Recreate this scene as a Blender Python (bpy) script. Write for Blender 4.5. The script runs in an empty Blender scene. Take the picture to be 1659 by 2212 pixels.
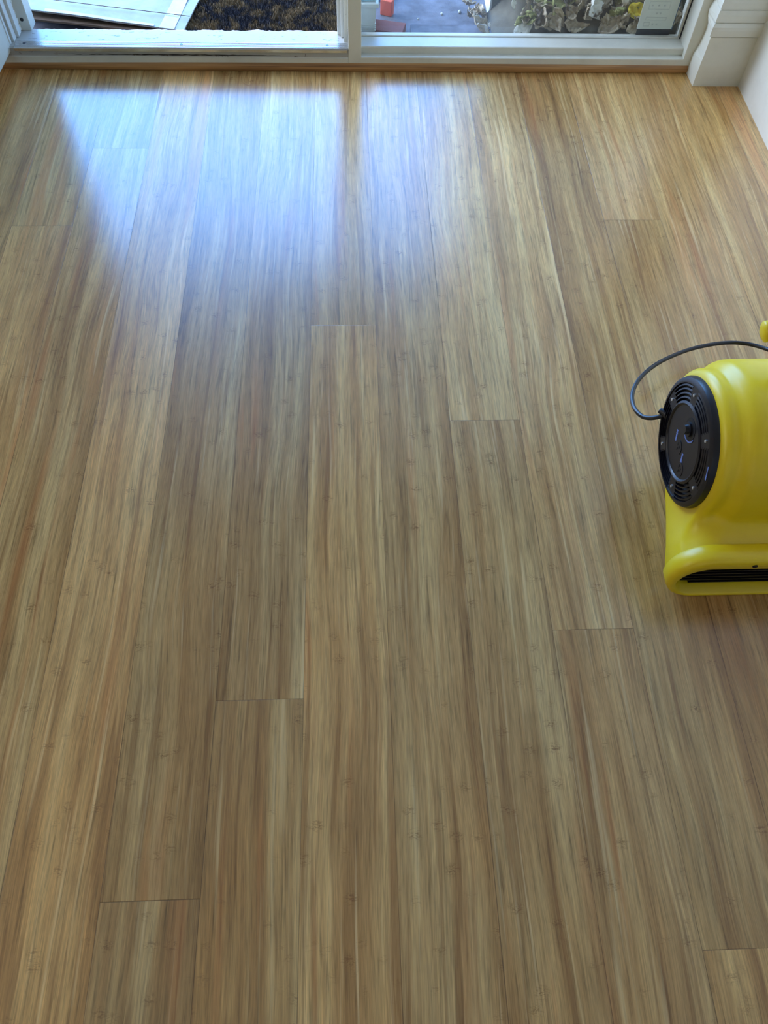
import bpy, bmesh, math, random
from mathutils import Vector, Matrix, noise
random.seed(7)
sc = bpy.context.scene
COL = sc.collection
R = math.radians

# ------------------------------------------------------------------ camera
F_PX, W_PX, H_PX = 1680.0, 1659.0, 2212.0
PITCH, YAW, ROLL = 1.02777, 0.07555, 0.04825
cam_d = bpy.data.cameras.new('camera'); cam = bpy.data.objects.new('camera', cam_d); COL.objects.link(cam)
fw = Vector((math.sin(YAW)*math.cos(PITCH), math.cos(YAW)*math.cos(PITCH), -math.sin(PITCH)))
r0 = Vector((math.cos(YAW), -math.sin(YAW), 0)); u0 = r0.cross(fw)
rt = r0*math.cos(ROLL)+u0*math.sin(ROLL); up = -r0*math.sin(ROLL)+u0*math.cos(ROLL)
cam.matrix_world = Matrix(((rt.x, up.x, -fw.x, 0.0856), (rt.y, up.y, -fw.y, 0), (rt.z, up.z, -fw.z, 1.2297), (0, 0, 0, 1)))
cam_d.sensor_fit = 'VERTICAL'; cam_d.sensor_height = 36; cam_d.lens = 36*F_PX/H_PX
cam_d.clip_start = 0.02; cam_d.clip_end = 200
sc.camera = cam

# ------------------------------------------------------------------ exposure, world
vs = sc.view_settings
vs.view_transform = 'Standard'; vs.look = 'None'; vs.gamma = 1; vs.use_curve_mapping = False
vs.exposure = 0.08
sc.cycles.sample_clamp_indirect = 4.0; sc.cycles.caustics_reflective = False; sc.cycles.blur_glossy = 1.0
SKY = 12.0
wd = bpy.data.worlds.new('sky'); sc.world = wd; wd.use_nodes = True
wn = wd.node_tree.nodes; wl = wd.node_tree.links; wn.clear()
wo = wn.new('ShaderNodeOutputWorld'); wb = wn.new('ShaderNodeBackground')
wt = wn.new('ShaderNodeTexCoord'); ws = wn.new('ShaderNodeSeparateXYZ'); wr = wn.new('ShaderNodeValToRGB')
wl.new(wt.outputs['Generated'], ws.inputs[0]); wl.new(ws.outputs['Z'], wr.inputs[0])
# unseen brighter sky added on the left to light the doorway's right side
cr = wn.new('ShaderNodeMapRange'); cr.interpolation_type = 'SMOOTHSTEP'; wl.new(ws.outputs['X'], cr.inputs['Value'])
cr.inputs['From Min'].default_value = -.42; cr.inputs['From Max'].default_value = -.72
cm_ = wn.new('ShaderNodeMixRGB'); wl.new(cr.outputs[0], cm_.inputs[0]); wl.new(wr.outputs[0], cm_.inputs[1]); cm_.inputs[2].default_value = (.85, 1.0, 1.3, 1)
wl.new(cm_.outputs[0], wb.inputs[0]); wl.new(wb.outputs[0], wo.inputs[0])
e = wr.color_ramp.elements
e[0].position = 0.0; e[0].color = (.26, .52, 1.0, 1)
e[1].position = 0.9; e[1].color = (.16, .36, .95, 1)
m_ = e.new(0.45); m_.color = (.155, .43, 1.0, 1)
wb.inputs[1].default_value = SKY

def area(name, loc, rot, sx, sy, power, col):
    d = bpy.data.lights.new(name, 'AREA'); d.shape = 'RECTANGLE'; d.size = sx; d.size_y = sy
    d.energy = power; d.color = col
    o = bpy.data.objects.new(name, d); o.location = loc; o.rotation_euler = rot; COL.objects.link(o); return o
# portal for the doorway, daylight of the left window, and an added fill light behind the camera
p = area('doorway_portal', (0.075, 2.345, 1.08), (R(-90), 0, 0), 2.1, 2.2, 1, (1, 1, 1)); p.data.cycles.is_portal = True
area('left_window_daylight', (-2.36, 0.1, 1.5), (0, R(-90), 0), 1.3, 2.0, 14, (1.0, .92, .78))
area('rear_fill_light', (-0.6, -2.35, 1.5), (R(90), 0, 0), 1.6, 1.3, 2.0, (1.0, .92, .80))  # fill light added behind the camera, no window modelled there

# ------------------------------------------------------------------ node helpers
def new_mat(name):
    m = bpy.data.materials.new(name); m.use_nodes = True
    nt = m.node_tree; b = nt.nodes['Principled BSDF']; return m, nt, b
def N(nt, t, **k):
    n = nt.nodes.new(t)
    for a, v in k.items():
        if a in ('operation', 'blend_type', 'data_type', 'feature', 'distance', 'layer_name', 'attribute_name', 'interpolation_type', 'noise_dimensions', 'clamp', 'voronoi_dimensions'): setattr(n, a, v)
    return n
def srgb(r, g, b):
    f = lambda c: (c/255/12.92) if c/255 <= .04045 else ((c/255+.055)/1.055)**2.4
    return (f(r), f(g), f(b), 1)
def mapping(nt, scale, src=None, loc=None):
    tc = N(nt, 'ShaderNodeTexCoord'); mp = N(nt, 'ShaderNodeMapping')
    nt.links.new(src or tc.outputs['Object'], mp.inputs[0]); mp.inputs['Scale'].default_value = scale
    if loc: mp.inputs['Location'].default_value = loc
    return mp.outputs[0]
def noise_t(nt, vec, scale=1, detail=4, rough=.5, dist=0):
    n = N(nt, 'ShaderNodeTexNoise'); nt.links.new(vec, n.inputs['Vector'])
    n.inputs['Scale'].default_value = scale; n.inputs['Detail'].default_value = detail
    n.inputs['Roughness'].default_value = rough; n.inputs['Distortion'].default_value = dist
    return n.outputs['Fac']
def ramp(nt, fac, stops):
    r = N(nt, 'ShaderNodeValToRGB'); nt.links.new(fac, r.inputs[0])
    els = r.color_ramp.elements
    while len(els) < len(stops): els.new(.5)
    for el, (p_, c) in zip(els, stops):
        el.position = p_; el.color = c if len(c) == 4 else (*c, 1)
    return r.outputs[0]
def g(v): return (v, v, v, 1)
def mix(nt, fac, a, b, mode='MIX'):
    n = N(nt, 'ShaderNodeMixRGB', blend_type=mode)
    for i, v in ((0, fac), (1, a), (2, b)):
        if isinstance(v, (float, int)): n.inputs[i].default_value = v
        elif isinstance(v, tuple): n.inputs[i].default_value = v
        else: nt.links.new(v, n.inputs[i])
    return n.outputs[0]
def mth(nt, op, a, b=None, c=None):
    n = N(nt, 'ShaderNodeMath', operation=op)
    for i, v in enumerate((a, b, c)):
        if v is None: continue
        if isinstance(v, (float, int)): n.inputs[i].default_value = v
        else: nt.links.new(v, n.inputs[i])
    return n.outputs[0]
def bump(nt, b, h, strength=.3, dist=.002):
    n = N(nt, 'ShaderNodeBump'); nt.links.new(h, n.inputs['Height'])
    n.inputs['Strength'].default_value = strength; n.inputs['Distance'].default_value = dist
    nt.links.new(n.outputs[0], b.inputs['Normal']); return n
def plain(name, col, rough=.5, metal=0, var=.06, scale=12, bmp=0, spec=.5):
    m, nt, b = new_mat(name)
    f = noise_t(nt, mapping(nt, (scale,)*3), 1, 5, .6)
    dark = tuple(c*(1-var*2.5) for c in col[:3])+(1,); lite = tuple(min(1, c*(1+var)) for c in col[:3])+(1,)
    c = ramp(nt, f, [(.3, dark), (.7, lite)])
    nt.links.new(c, b.inputs['Base Color'])
    b.inputs['Roughness'].default_value = rough; b.inputs['Metallic'].default_value = metal
    b.inputs['Specular IOR Level'].default_value = spec
    if bmp: bump(nt, b, noise_t(nt, mapping(nt, (scale*12,)*3), 1, 3), bmp, .001)
    return m

# ---- materials
def mat_floor():
    m, nt, b = new_mat('strand_bamboo_planks'); L = nt.links.new
    at = N(nt, 'ShaderNodeAttribute'); at.attribute_name = 'plank'
    sp = N(nt, 'ShaderNodeSeparateColor'); L(at.outputs['Color'], sp.inputs[0])
    tone, warm, seed = sp.outputs[0], sp.outputs[1], sp.outputs[2]
    gloss = at.outputs['Alpha']
    tc = N(nt, 'ShaderNodeTexCoord')
    cb = N(nt, 'ShaderNodeCombineXYZ'); L(mth(nt, 'MULTIPLY', seed, 37.), cb.inputs[0]); L(mth(nt, 'MULTIPLY', seed, 91.), cb.inputs[1]); L(mth(nt, 'MULTIPLY', seed, 13.), cb.inputs[2])
    va = N(nt, 'ShaderNodeVectorMath', operation='ADD'); L(tc.outputs['Object'], va.inputs[0]); L(cb.outputs[0], va.inputs[1])
    P = va.outputs[0]
    # slow wander of the fibre direction
    wv = noise_t(nt, mapping(nt, (3, 1.3, 1), P), 1, 2, .5)
    wx = mth(nt, 'MULTIPLY', mth(nt, 'SUBTRACT', wv, .5), .05)
    cw = N(nt, 'ShaderNodeCombineXYZ'); L(wx, cw.inputs[0])
    vb = N(nt, 'ShaderNodeVectorMath', operation='ADD'); L(P, vb.inputs[0]); L(cw.outputs[0], vb.inputs[1]); Q = vb.outputs[0]
    broad = noise_t(nt, mapping(nt, (34, 1.2, 1), Q), 1, 3, .55)
    fine = noise_t(nt, mapping(nt, (190, 7.5, 1), Q), 1, 4, .65)
    hair = noise_t(nt, mapping(nt, (600, 22, 1), Q), 1, 2, .6)
    patch = noise_t(nt, mapping(nt, (7, 2.5, 1), P), 1, 3, .5)
    base = ramp(nt, broad, [(.22, srgb(134, 98, 58)), (.42, srgb(166, 129, 82)), (.56, srgb(182, 148, 98)), (.78, srgb(204, 175, 124))])
    f1 = ramp(nt, fine, [(.28, g(.42)), (.44, g(.92)), (.6, g(1.06)), (.78, g(1.4))])
    base = mix(nt, .85, base, f1, 'MULTIPLY')
    f2 = ramp(nt, hair, [(.25, g(.62)), (.5, g(1.0)), (.75, g(1.3))])
    base = mix(nt, .75, base, f2, 'MULTIPLY')
    # reddish / greenish drift
    pc = ramp(nt, patch, [(.3, (1.04, .97, .88, 1)), (.5, (1, 1, 1, 1)), (.7, (.96, 1.0, 1.04, 1))])
    base = mix(nt, .8, base, pc, 'MULTIPLY')
    # dark resin streaks, long and thin
    ds = noise_t(nt, mapping(nt, (75, 1.6, 1), Q, (5, 3, 0)), 1, 3, .5)
    dsf = ramp(nt, ds, [(.585, g(0)), (.64, g(1))])
    base = mix(nt, mth(nt, 'MULTIPLY', dsf, .42), base, srgb(112, 72, 38))
    rs = ramp(nt, noise_t(nt, mapping(nt, (30, 1.4, 1), Q, (2, 17, 0)), 1, 3, .5), [(.58, g(0)), (.70, g(1))])
    base = mix(nt, mth(nt, 'MULTIPLY', rs, .30), base, srgb(186, 112, 62))
    ls = noise_t(nt, mapping(nt, (95, 2.2, 1), Q, (15, 8, 0)), 1, 3, .5)
    lsf = ramp(nt, ls, [(.62, g(0)), (.72, g(1))])
    base = mix(nt, mth(nt, 'MULTIPLY', lsf, .45), base, srgb(226, 200, 152))
    # bamboo nodes: short cross marks
    vo = N(nt, 'ShaderNodeTexVoronoi', feature='F1'); L(mapping(nt, (24, 30, 1), P), vo.inputs['Vector'])
    vo.inputs['Scale'].default_value = 1; vo.inputs['Randomness'].default_value = 1
    ns = noise_t(nt, mapping(nt, (150, 330, 1), P), 1, 3, .7, .8)
    clump = noise_t(nt, mapping(nt, (10, 16, 1), P, (3, 9, 0)), 1, 2, .5)
    nm = ramp(nt, vo.outputs['Distance'], [(.10, g(1)), (.34, g(0))])
    nm = mth(nt, 'MULTIPLY', nm, ramp(nt, ns, [(.48, g(0)), (.6, g(1))]))
    nm = mth(nt, 'MULTIPLY', nm, ramp(nt, clump, [(.42, g(0)), (.52, g(1))]))
    base = mix(nt, mth(nt, 'MULTIPLY', nm, .66), base, srgb(98, 62, 32))
    # plank tone
    tn = N(nt, 'ShaderNodeCombineXYZ')
    t2 = mth(nt, 'MULTIPLY', tone, 1.5)
    L(mth(nt, 'MULTIPLY', t2, mth(nt, 'ADD', .93, mth(nt, 'MULTIPLY', warm, .20))), tn.inputs[0]); L(t2, tn.inputs[1])
    L(mth(nt, 'MULTIPLY', t2, mth(nt, 'SUBTRACT', 1.06, mth(nt, 'MULTIPLY', warm, .36))), tn.inputs[2])
    base = mix(nt, 1.0, base, tn.outputs[0], 'MULTIPLY')
    # seams
    ua = N(nt, 'ShaderNodeUVMap'); ua.uv_map = 'near'; ub = N(nt, 'ShaderNodeUVMap'); ub.uv_map = 'far'
    sa = N(nt, 'ShaderNodeSeparateXYZ'); sb = N(nt, 'ShaderNodeSeparateXYZ'); L(ua.outputs[0], sa.inputs[0]); L(ub.outputs[0], sb.inputs[0])
    dm = mth(nt, 'MINIMUM', mth(nt, 'MINIMUM', sa.outputs[0], sb.outputs[0]), mth(nt, 'MINIMUM', sa.outputs[1], sb.outputs[1]))
    sv = noise_t(nt, mapping(nt, (5, 2.2, 1)), 1, 2, .5)
    wdt = mth(nt, 'MULTIPLY', ramp(nt, sv, [(.35, g(.0003)), (.65, g(.0010))]), 1.0)
    seam = mth(nt, 'SUBTRACT', 1.0, mth(nt, 'MINIMUM', mth(nt, 'DIVIDE', dm, wdt), 1.0))
    seam = mth(nt, 'MINIMUM', mth(nt, 'MULTIPLY', seam, 1.6), 1.0)
    base = mix(nt, mth(nt, 'MULTIPLY', seam, .62), base, srgb(62, 40, 24))
    L(base, b.inputs['Base Color'])
    L(mth(nt, 'ADD', gloss, .02), b.inputs['Roughness'])
    b.inputs['Specular IOR Level'].default_value = .85
    op = noise_t(nt, mapping(nt, (420, 150, 1), P), 1, 2, .5)
    hh = mth(nt, 'ADD', mth(nt, 'MULTIPLY', op, .5), mth(nt, 'MULTIPLY', hair, .35))
    hh = mth(nt, 'SUBTRACT', hh, mth(nt, 'MULTIPLY', seam, 1.2))
    bump(nt, b, hh, .22, .0006)
    return m
M = {}
M['floor'] = mat_floor()
def mat_trim():
    m, nt, b = new_mat('stained_timber_moulding')
    f = noise_t(nt, mapping(nt, (3, 160, 160)), 1, 5, .6, .3)
    c = ramp(nt, f, [(.3, srgb(118, 80, 44)), (.55, srgb(172, 126, 76)), (.75, srgb(196, 152, 98))])
    nt.links.new(c, b.inputs['Base Color']); b.inputs['Roughness'].default_value = .42
    bump(nt, b, f, .2, .0006); return m
M['trim'] = mat_trim()
def mat_paint(name, col, chips=0.0, rough=.42, chipcol=srgb(92, 86, 80), dirt=.25):
    m, nt, b = new_mat(name)
    v = mapping(nt, (1, 1, 1))
    f = noise_t(nt, mapping(nt, (9, 9, 9)), 1, 6, .65)
    c = mix(nt, mth(nt, 'MULTIPLY', ramp(nt, f, [(.45, g(0)), (.8, g(1))]), dirt), col, srgb(150, 146, 128))
    h = noise_t(nt, mapping(nt, (90, 90, 90)), 1, 3, .5)
    if chips:
        cf = noise_t(nt, mapping(nt, (26, 60, 40)), 1, 6, .72)
        cm = ramp(nt, cf, [(.70-chips*.1, g(0)), (.715-chips*.1, g(1))])
        c = mix(nt, cm, c, chipcol)
        h = mth(nt, 'SUBTRACT', mth(nt, 'MULTIPLY', h, .3), cm)
    nt.links.new(c, b.inputs['Base Color']); b.inputs['Roughness'].default_value = rough
    bump(nt, b, h, .25, .0008); return m
M['paint'] = mat_paint('off_white_gloss_paint', srgb(216, 216, 204), 0, .36)
M['paint_chipped'] = mat_paint('weathered_white_paint', srgb(214, 214, 206), .55, .32)
M['paint_sill'] = mat_paint('worn_sill_paint', srgb(176, 176, 172), 1.0, .30, srgb(112, 100, 94))
M['wall'] = mat_paint('white_wall_paint', srgb(226, 226, 220), 0, .6, dirt=.1)
M['skirt'] = mat_paint('white_skirting_paint', srgb(222, 222, 214), 0, .4, dirt=.22)
M['crack'] = plain('open_paint_crack', srgb(46, 40, 34), .9)
M['alu'] = plain('ribbed_aluminium', srgb(205, 208, 212), .24, 1.0, .03, 30)
M['screw'] = plain('dull_steel_screw', srgb(120, 120, 124), .4, 1.0, .05, 60)
M['screw_bright'] = plain('bright_steel_screw', srgb(235, 232, 226), .3, .7, .03, 60)
M['dark_screw'] = plain('dark_plugged_screw', srgb(44, 46, 48), .5)
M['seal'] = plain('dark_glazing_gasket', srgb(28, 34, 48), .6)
M['black'] = plain('black_moulded_plastic', srgb(20, 20, 28), .33, 0, .1, 40)
M['black_deep'] = plain('black_recess', srgb(12, 12, 15), .5)
M['cord'] = plain('black_rubber_cord', srgb(26, 27, 34), .34, 0, .1, 60)
M['label'] = plain('grey_blue_print', srgb(120, 140, 200), .4)
def mat_yellow():
    m, nt, b = new_mat('yellow_rotomoulded_plastic')
    f = noise_t(nt, mapping(nt, (5, 5, 5)), 1, 4, .6)
    c = ramp(nt, f, [(.3, srgb(226, 196, 26)), (.7, srgb(238, 210, 36))])
    s = noise_t(nt, mapping(nt, (22, 40, 240), None, (3, 1, 0)), 1, 5, .7)
    # scuff band low on the front wall
    tc = N(nt, 'ShaderNodeTexCoord'); sx = N(nt, 'ShaderNodeSeparateXYZ'); nt.links.new(tc.outputs['Object'], sx.inputs[0])
    band = ramp(nt, mth(nt, 'ABSOLUTE', mth(nt, 'SUBTRACT', sx.outputs[2], .145)), [(.004, g(1)), (.022, g(0))])
    right = ramp(nt, sx.outputs[0], [(-.11, g(0)), (-.05, g(1))])
    sm = mth(nt, 'MULTIPLY', mth(nt, 'MULTIPLY', ramp(nt, s, [(.45, g(0)), (.7, g(1))]), band), right)
    c = mix(nt, mth(nt, 'MULTIPLY', sm, .55), c, srgb(110, 84, 30))
    nt.links.new(c, b.inputs['Base Color']); b.inputs['Roughness'].default_value = .34
    b.inputs['Subsurface Weight'].default_value = .0
    bump(nt, b, noise_t(nt, mapping(nt, (260, 260, 260)), 1, 2), .06, .0005); return m
M['yellow'] = mat_yellow()
def mat_concrete(name, col, var=.25, sc_=9, rough=.85):
    m, nt, b = new_mat(name)
    f = noise_t(nt, mapping(nt, (sc_,)*3), 1, 8, .7)
    c = ramp(nt, f, [(.3, tuple(x*(1-var) for x in col[:3])+(1,)), (.7, tuple(min(1, x*(1+var)) for x in col[:3])+(1,))])
    nt.links.new(c, b.inputs['Base Color']); b.inputs['Roughness'].default_value = rough
    bump(nt, b, noise_t(nt, mapping(nt, (sc_*14,)*3), 1, 4, .6), .5, .002); return m
M['concrete'] = mat_concrete('patio_concrete', srgb(92, 94, 104), .5, 16)
M['mortar'] = mat_concrete('rough_mortar', srgb(196, 176, 168), .12, 40)
M['render_olive'] = mat_concrete('dark_olive_render', srgb(92, 96, 78), .14, 7)
M['pebble_lit_edge'] = mat_concrete('pale_pebble_and_lit_edge', srgb(196, 200, 196), .1, 12)  # pebble colour; also carries the daylight painted on the wall end
def mat_roofing():
    m = bpy.data.materials.new('added_roof_translucent'); m.use_nodes = True; nt = m.node_tree; nt.nodes.clear()
    o = N(nt, 'ShaderNodeOutputMaterial'); t = N(nt, 'ShaderNodeBsdfTranslucent'); d = N(nt, 'ShaderNodeBsdfDiffuse'); mx = N(nt, 'ShaderNodeMixShader')
    t.inputs[0].default_value = (.42, .42, .40, 1); d.inputs[0].default_value = (.3, .3, .28, 1); mx.inputs[0].default_value = .5
    nt.links.new(t.outputs[0], mx.inputs[1]); nt.links.new(d.outputs[0], mx.inputs[2]); nt.links.new(mx.outputs[0], o.inputs[0]); return m
M['roofing'] = mat_roofing()  # translucent so the added roof passes soft light down
def mat_card():
    m, nt, b = new_mat('weathered_cardboard')
    f = noise_t(nt, mapping(nt, (14, 14, 14)), 1, 5, .6)
    c = ramp(nt, f, [(.3, srgb(136, 128, 118)), (.7, srgb(162, 154, 142))])
    nt.links.new(c, b.inputs['Base Color']); b.inputs['Roughness'].default_value = .42
    bump(nt, b, noise_t(nt, mapping(nt, (30, 12, 12)), 1, 4, .6), .35, .003); return m
M['card'] = mat_card()
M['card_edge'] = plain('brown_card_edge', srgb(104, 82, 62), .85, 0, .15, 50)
M['tape'] = plain('clear_packing_tape', srgb(200, 196, 186), .12, 0, .06, 30, .25)
M['mat_base'] = mat_concrete('doormat_backing', srgb(58, 50, 42), .3, 60)
def mat_coir():
    m, nt, b = new_mat('black_and_tan_coir')
    v = mapping(nt, (1, 1, 1))
    vo = noise_t(nt, mapping(nt, (24, 24, 5)), 1, 2, .6, .6)
    c = ramp(nt, vo, [(.44, srgb(52, 54, 66)), (.52, srgb(86, 76, 64)), (.6, srgb(132, 112, 82))])
    f = noise_t(nt, mapping(nt, (300, 300, 300)), 1, 2, .6)
    c = mix(nt, .7, c, ramp(nt, f, [(.3, g(.6)), (.7, g(1.4))]), 'MULTIPLY')
    nt.links.new(c, b.inputs['Base Color']); b.inputs['Roughness'].default_value = .75; return m
M['coir'] = mat_coir()
def mat_leaf(name, c1, c2, rough=.6):
    m, nt, b = new_mat(name)
    f = noise_t(nt, mapping(nt, (40, 40, 40)), 1, 5, .65)
    c = ramp(nt, f, [(.32, c1), (.68, c2)])
    nt.links.new(c, b.inputs['Base Color']); b.inputs['Roughness'].default_value = rough
    bump(nt, b, noise_t(nt, mapping(nt, (90, 90, 90)), 1, 4, .6), .5, .002); return m
M['leaf_grey'] = mat_leaf('grey_brown_dry_leaf', srgb(138, 122, 100), srgb(196, 182, 154))
M['leaf_olive'] = mat_leaf('olive_leaf', srgb(120, 126, 70), srgb(184, 182, 122))
M['leaf_dark'] = mat_leaf('dark_leaf', srgb(86, 78, 68), srgb(136, 124, 108))
M['leaf_white'] = mat_leaf('bleached_leaf', srgb(232, 232, 222), srgb(246, 246, 238))
M['leaf_tan'] = mat_leaf('tan_leaf', srgb(186, 170, 140), srgb(226, 212, 182))
M['leaf_yellow'] = mat_leaf('yellow_leaf', srgb(206, 190, 60), srgb(240, 206, 50))
M['brick'] = mat_concrete('red_clay', srgb(150, 78, 64), .15, 30)
M['brick_bright'] = mat_concrete('orange_red_clay', srgb(214, 84, 54), .1, 30)
M['tub'] = plain('off_white_plastic', srgb(216, 214, 200), .4)
M['tub_glass'] = plain('pale_teal_plastic', srgb(150, 186, 196), .25)
M['blue'] = plain('bright_blue_plastic', srgb(70, 140, 220), .3)
M['sheet'] = plain('pale_blue_grey_card', srgb(228, 236, 230), .35, 0, .05, 8)
M['sheet_print'] = plain('faint_embossed_print', srgb(196, 206, 206), .4)
M['sheet_edge'] = plain('blue_card_edge', srgb(40, 92, 140), .4)
M['soil'] = mat_concrete('leaf_mould_soil', srgb(92, 88, 74), .3, 40)
def mat_glass():
    m = bpy.data.materials.new('dusty_window_glass'); m.use_nodes = True; nt = m.node_tree; nt.nodes.clear(); L = nt.links.new
    o = N(nt, 'ShaderNodeOutputMaterial'); t = N(nt, 'ShaderNodeBsdfTransparent'); gl = N(nt, 'ShaderNodeBsdfGlossy'); df = N(nt, 'ShaderNodeBsdfTranslucent'); d2 = N(nt, 'ShaderNodeBsdfDiffuse')
    t.inputs[0].default_value = (.97, .99, .99, 1); gl.inputs['Roughness'].default_value = .01
    fr = N(nt, 'ShaderNodeFresnel'); fr.inputs[0].default_value = 1.45
    ge = N(nt, 'ShaderNodeNewGeometry'); ff = mth(nt, 'MULTIPLY', fr.outputs[0], mth(nt, 'SUBTRACT', 1.0, ge.outputs['Backfacing']))
    m1 = N(nt, 'ShaderNodeMixShader'); L(ff, m1.inputs[0]); L(t.outputs[0], m1.inputs[1]); L(gl.outputs[0], m1.inputs[2])
    ad = N(nt, 'ShaderNodeMixShader'); ad.inputs[0].default_value = .35; L(df.outputs[0], ad.inputs[1]); L(d2.outputs[0], ad.inputs[2])
    f = noise_t(nt, mapping(nt, (4, 4, 7)), 1, 5, .65)
    f = mth(nt, 'MULTIPLY', ramp(nt, f, [(.3, g(.4)), (.7, g(1))]), DUST)
    m2 = N(nt, 'ShaderNodeMixShader'); L(f, m2.inputs[0]); L(m1.outputs[0], m2.inputs[1]); L(ad.outputs[0], m2.inputs[2])
    L(m2.outputs[0], o.inputs[0]); return m
DUST = .04
M['glass'] = mat_glass()

# ------------------------------------------------------------------ mesh helpers
def link(name, bm, mat, parent=None, smooth=False, autosmooth=None, base=None):
    """bm in world coordinates; origin goes to base (default: lowest centre); child of parent keeps its place"""
    me = bpy.data.meshes.new(name)
    vs_ = [v.co for v in bm.verts]
    if base is None and vs_:
        lo = Vector((min(v.x for v in vs_), min(v.y for v in vs_), min(v.z for v in vs_)))
        hi = Vector((max(v.x for v in vs_), max(v.y for v in vs_), max(v.z for v in vs_)))
        base = Vector(((lo.x+hi.x)/2, (lo.y+hi.y)/2, lo.z))
    base = Vector(base or (0, 0, 0))
    bmesh.ops.translate(bm, verts=bm.verts, vec=-base)
    bmesh.ops.recalc_face_normals(bm, faces=bm.faces)
    bm.to_mesh(me); bm.free()
    o = bpy.data.objects.new(name, me); COL.objects.link(o)
    if mat:
        for mm in (mat if isinstance(mat, (list, tuple)) else [mat]): me.materials.append(mm)
    o.location = base
    if parent is not None:
        o.parent = parent
        pl = Vector((0, 0, 0)); q = parent
        while q is not None: pl += q.location; q = q.parent
        o.location = base-pl
    if smooth:
        for p_ in me.polygons: p_.use_smooth = True
        if autosmooth:
            md = o.modifiers.new('edge', 'EDGE_SPLIT'); md.split_angle = R(autosmooth)
    return o
def empty(name, loc, label=None, cat=None, group=None, kind=None):
    o = bpy.data.objects.new(name, None); o.location = loc; o.empty_display_size = .05; COL.objects.link(o)
    tag(o, label, cat, group, kind); return o
def tag(o, label=None, cat=None, group=None, kind=None):
    if label: o['label'] = label
    if cat: o['category'] = cat
    if group: o['group'] = group
    if kind: o['kind'] = kind
    return o
def box(bm, x0, x1, y0, y1, z0, z1, bev=0):
    r = bmesh.ops.create_cube(bm, size=1)
    vv = r['verts']
    for v in vv: v.co = Vector((x0+(v.co.x+.5)*(x1-x0), y0+(v.co.y+.5)*(y1-y0), z0+(v.co.z+.5)*(z1-z0)))
    if bev:
        ee = list({e_ for v in vv for e_ in v.link_edges})
        bmesh.ops.bevel(bm, geom=ee, offset=bev, segments=2, profile=.5, affect='EDGES')
    return vv
def B(*a, **k):
    bm = bmesh.new(); box(bm, *a, **k); return bm
def cyl(bm, c, axis, r, h, n=24, r2=None):
    """cylinder from c along axis"""
    axis = Vector(axis).normalized(); q = axis.to_track_quat('Z', 'Y').to_matrix().to_4x4()
    res = bmesh.ops.create_cone(bm, cap_ends=True, segments=n, radius1=r, radius2=r if r2 is None else r2, depth=h)
    bmesh.ops.transform(bm, matrix=Matrix.Translation(Vector(c)+axis*h/2) @ q, verts=res['verts'])
    return res['verts']
def extrude_x(prof, x0, x1, nx=1):
    """closed (y,z) profile swept along x"""
    bm = bmesh.new(); rings = []
    for i in range(nx+1):
        x = x0+(x1-x0)*i/nx
        rings.append([bm.verts.new((x, y, z)) for y, z in prof])
    n = len(prof)
    for a, b_ in zip(rings, rings[1:]):
        for i in range(n): bm.faces.new((a[i], a[(i+1) % n], b_[(i+1) % n], b_[i]))
    bm.faces.new(rings[0]); bm.faces.new(rings[-1][::-1]); return bm
def tube(pts, r, n=12, closed=False, res=10):
    """smooth tube through points (Catmull-Rom)"""
    P = [Vector(p_) for p_ in pts]; out = []
    for i in range(len(P)-1):
        a = P[max(i-1, 0)]; b_ = P[i]; c = P[i+1]; d = P[min(i+2, len(P)-1)]
        for k in range(res):
            t = k/res
            out.append(.5*((2*b_)+(-a+c)*t+(2*a-5*b_+4*c-d)*t*t+(-a+3*b_-3*c+d)*t*t*t))
    out.append(P[-1])
    bm = bmesh.new(); rings = []; nrm = None
    for i, p_ in enumerate(out):
        t = (out[min(i+1, len(out)-1)]-out[max(i-1, 0)]).normalized()
        if nrm is None: nrm = t.orthogonal().normalized()
        nrm = (nrm-t*nrm.dot(t)).normalized(); bi = t.cross(nrm)
        rr = r(i/(len(out)-1)) if callable(r) else r
        rings.append([bm.verts.new(p_+(nrm*math.cos(2*math.pi*k/n)+bi*math.sin(2*math.pi*k/n))*rr) for k in range(n)])
    for a, b_ in zip(rings, rings[1:]):
        for i in range(n): bm.faces.new((a[i], a[(i+1) % n], b_[(i+1) % n], b_[i]))
    bm.faces.new(rings[0][::-1]); bm.faces.new(rings[-1]); return bm
def S(o): o['kind'] = 'structure'; return o

# ------------------------------------------------------------------ room shell
XR, YD = 1.185, 2.18
XL, YB, ZC = -2.4, -2.4, 2.6
WP = .14
# floor: one mesh, a quad per plank
JOINT = {0: [1.212], -1: [.392], -2: [.107], 2: [.95], 3: [.50], 4: [.02], 5: [1.552], -5: [1.535], -4: [1.83]}
def tonesel(c, i):
    T = {(0, 0): (.86, .55, .2), (0, 1): (.77, .45, .2), (-1, 0): (.70, .6, .3), (-1, 1): (.75, .42, .22), (-2, 0): (.72, .42, .3), (-2, 1): (.70, .5, .25),
         (-3, 0): (.89, .6, .31), (-4, 0): (.78, .52, .2), (-4, 1): (.74, .45, .19), (-5, 0): (.86, .55, .25), (-5, 1): (.76, .5, .2), (1, 0): (.78, .5, .21), (2, 0): (.76, .52, .22), (2, 1): (.85, .45, .2),
         (3, 0): (.75, .5, .22), (3, 1): (.85, .42, .2), (4, 0): (.84, .8, .2), (4, 1): (.68, .72, .22), (5, 0): (.68, .72, .24), (5, 1): (.84, .5, .25),
         (6, 0): (.76, .6, .25), (7, 0): (.72, .75, .25), (8, 0): (.9, .4, .27)}
    t_, w_, g_ = T.get((c, i), (.78, .55, .24))
    return (.78+(t_-.78)*1.25, w_, g_)
bm = bmesh.new()
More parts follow.
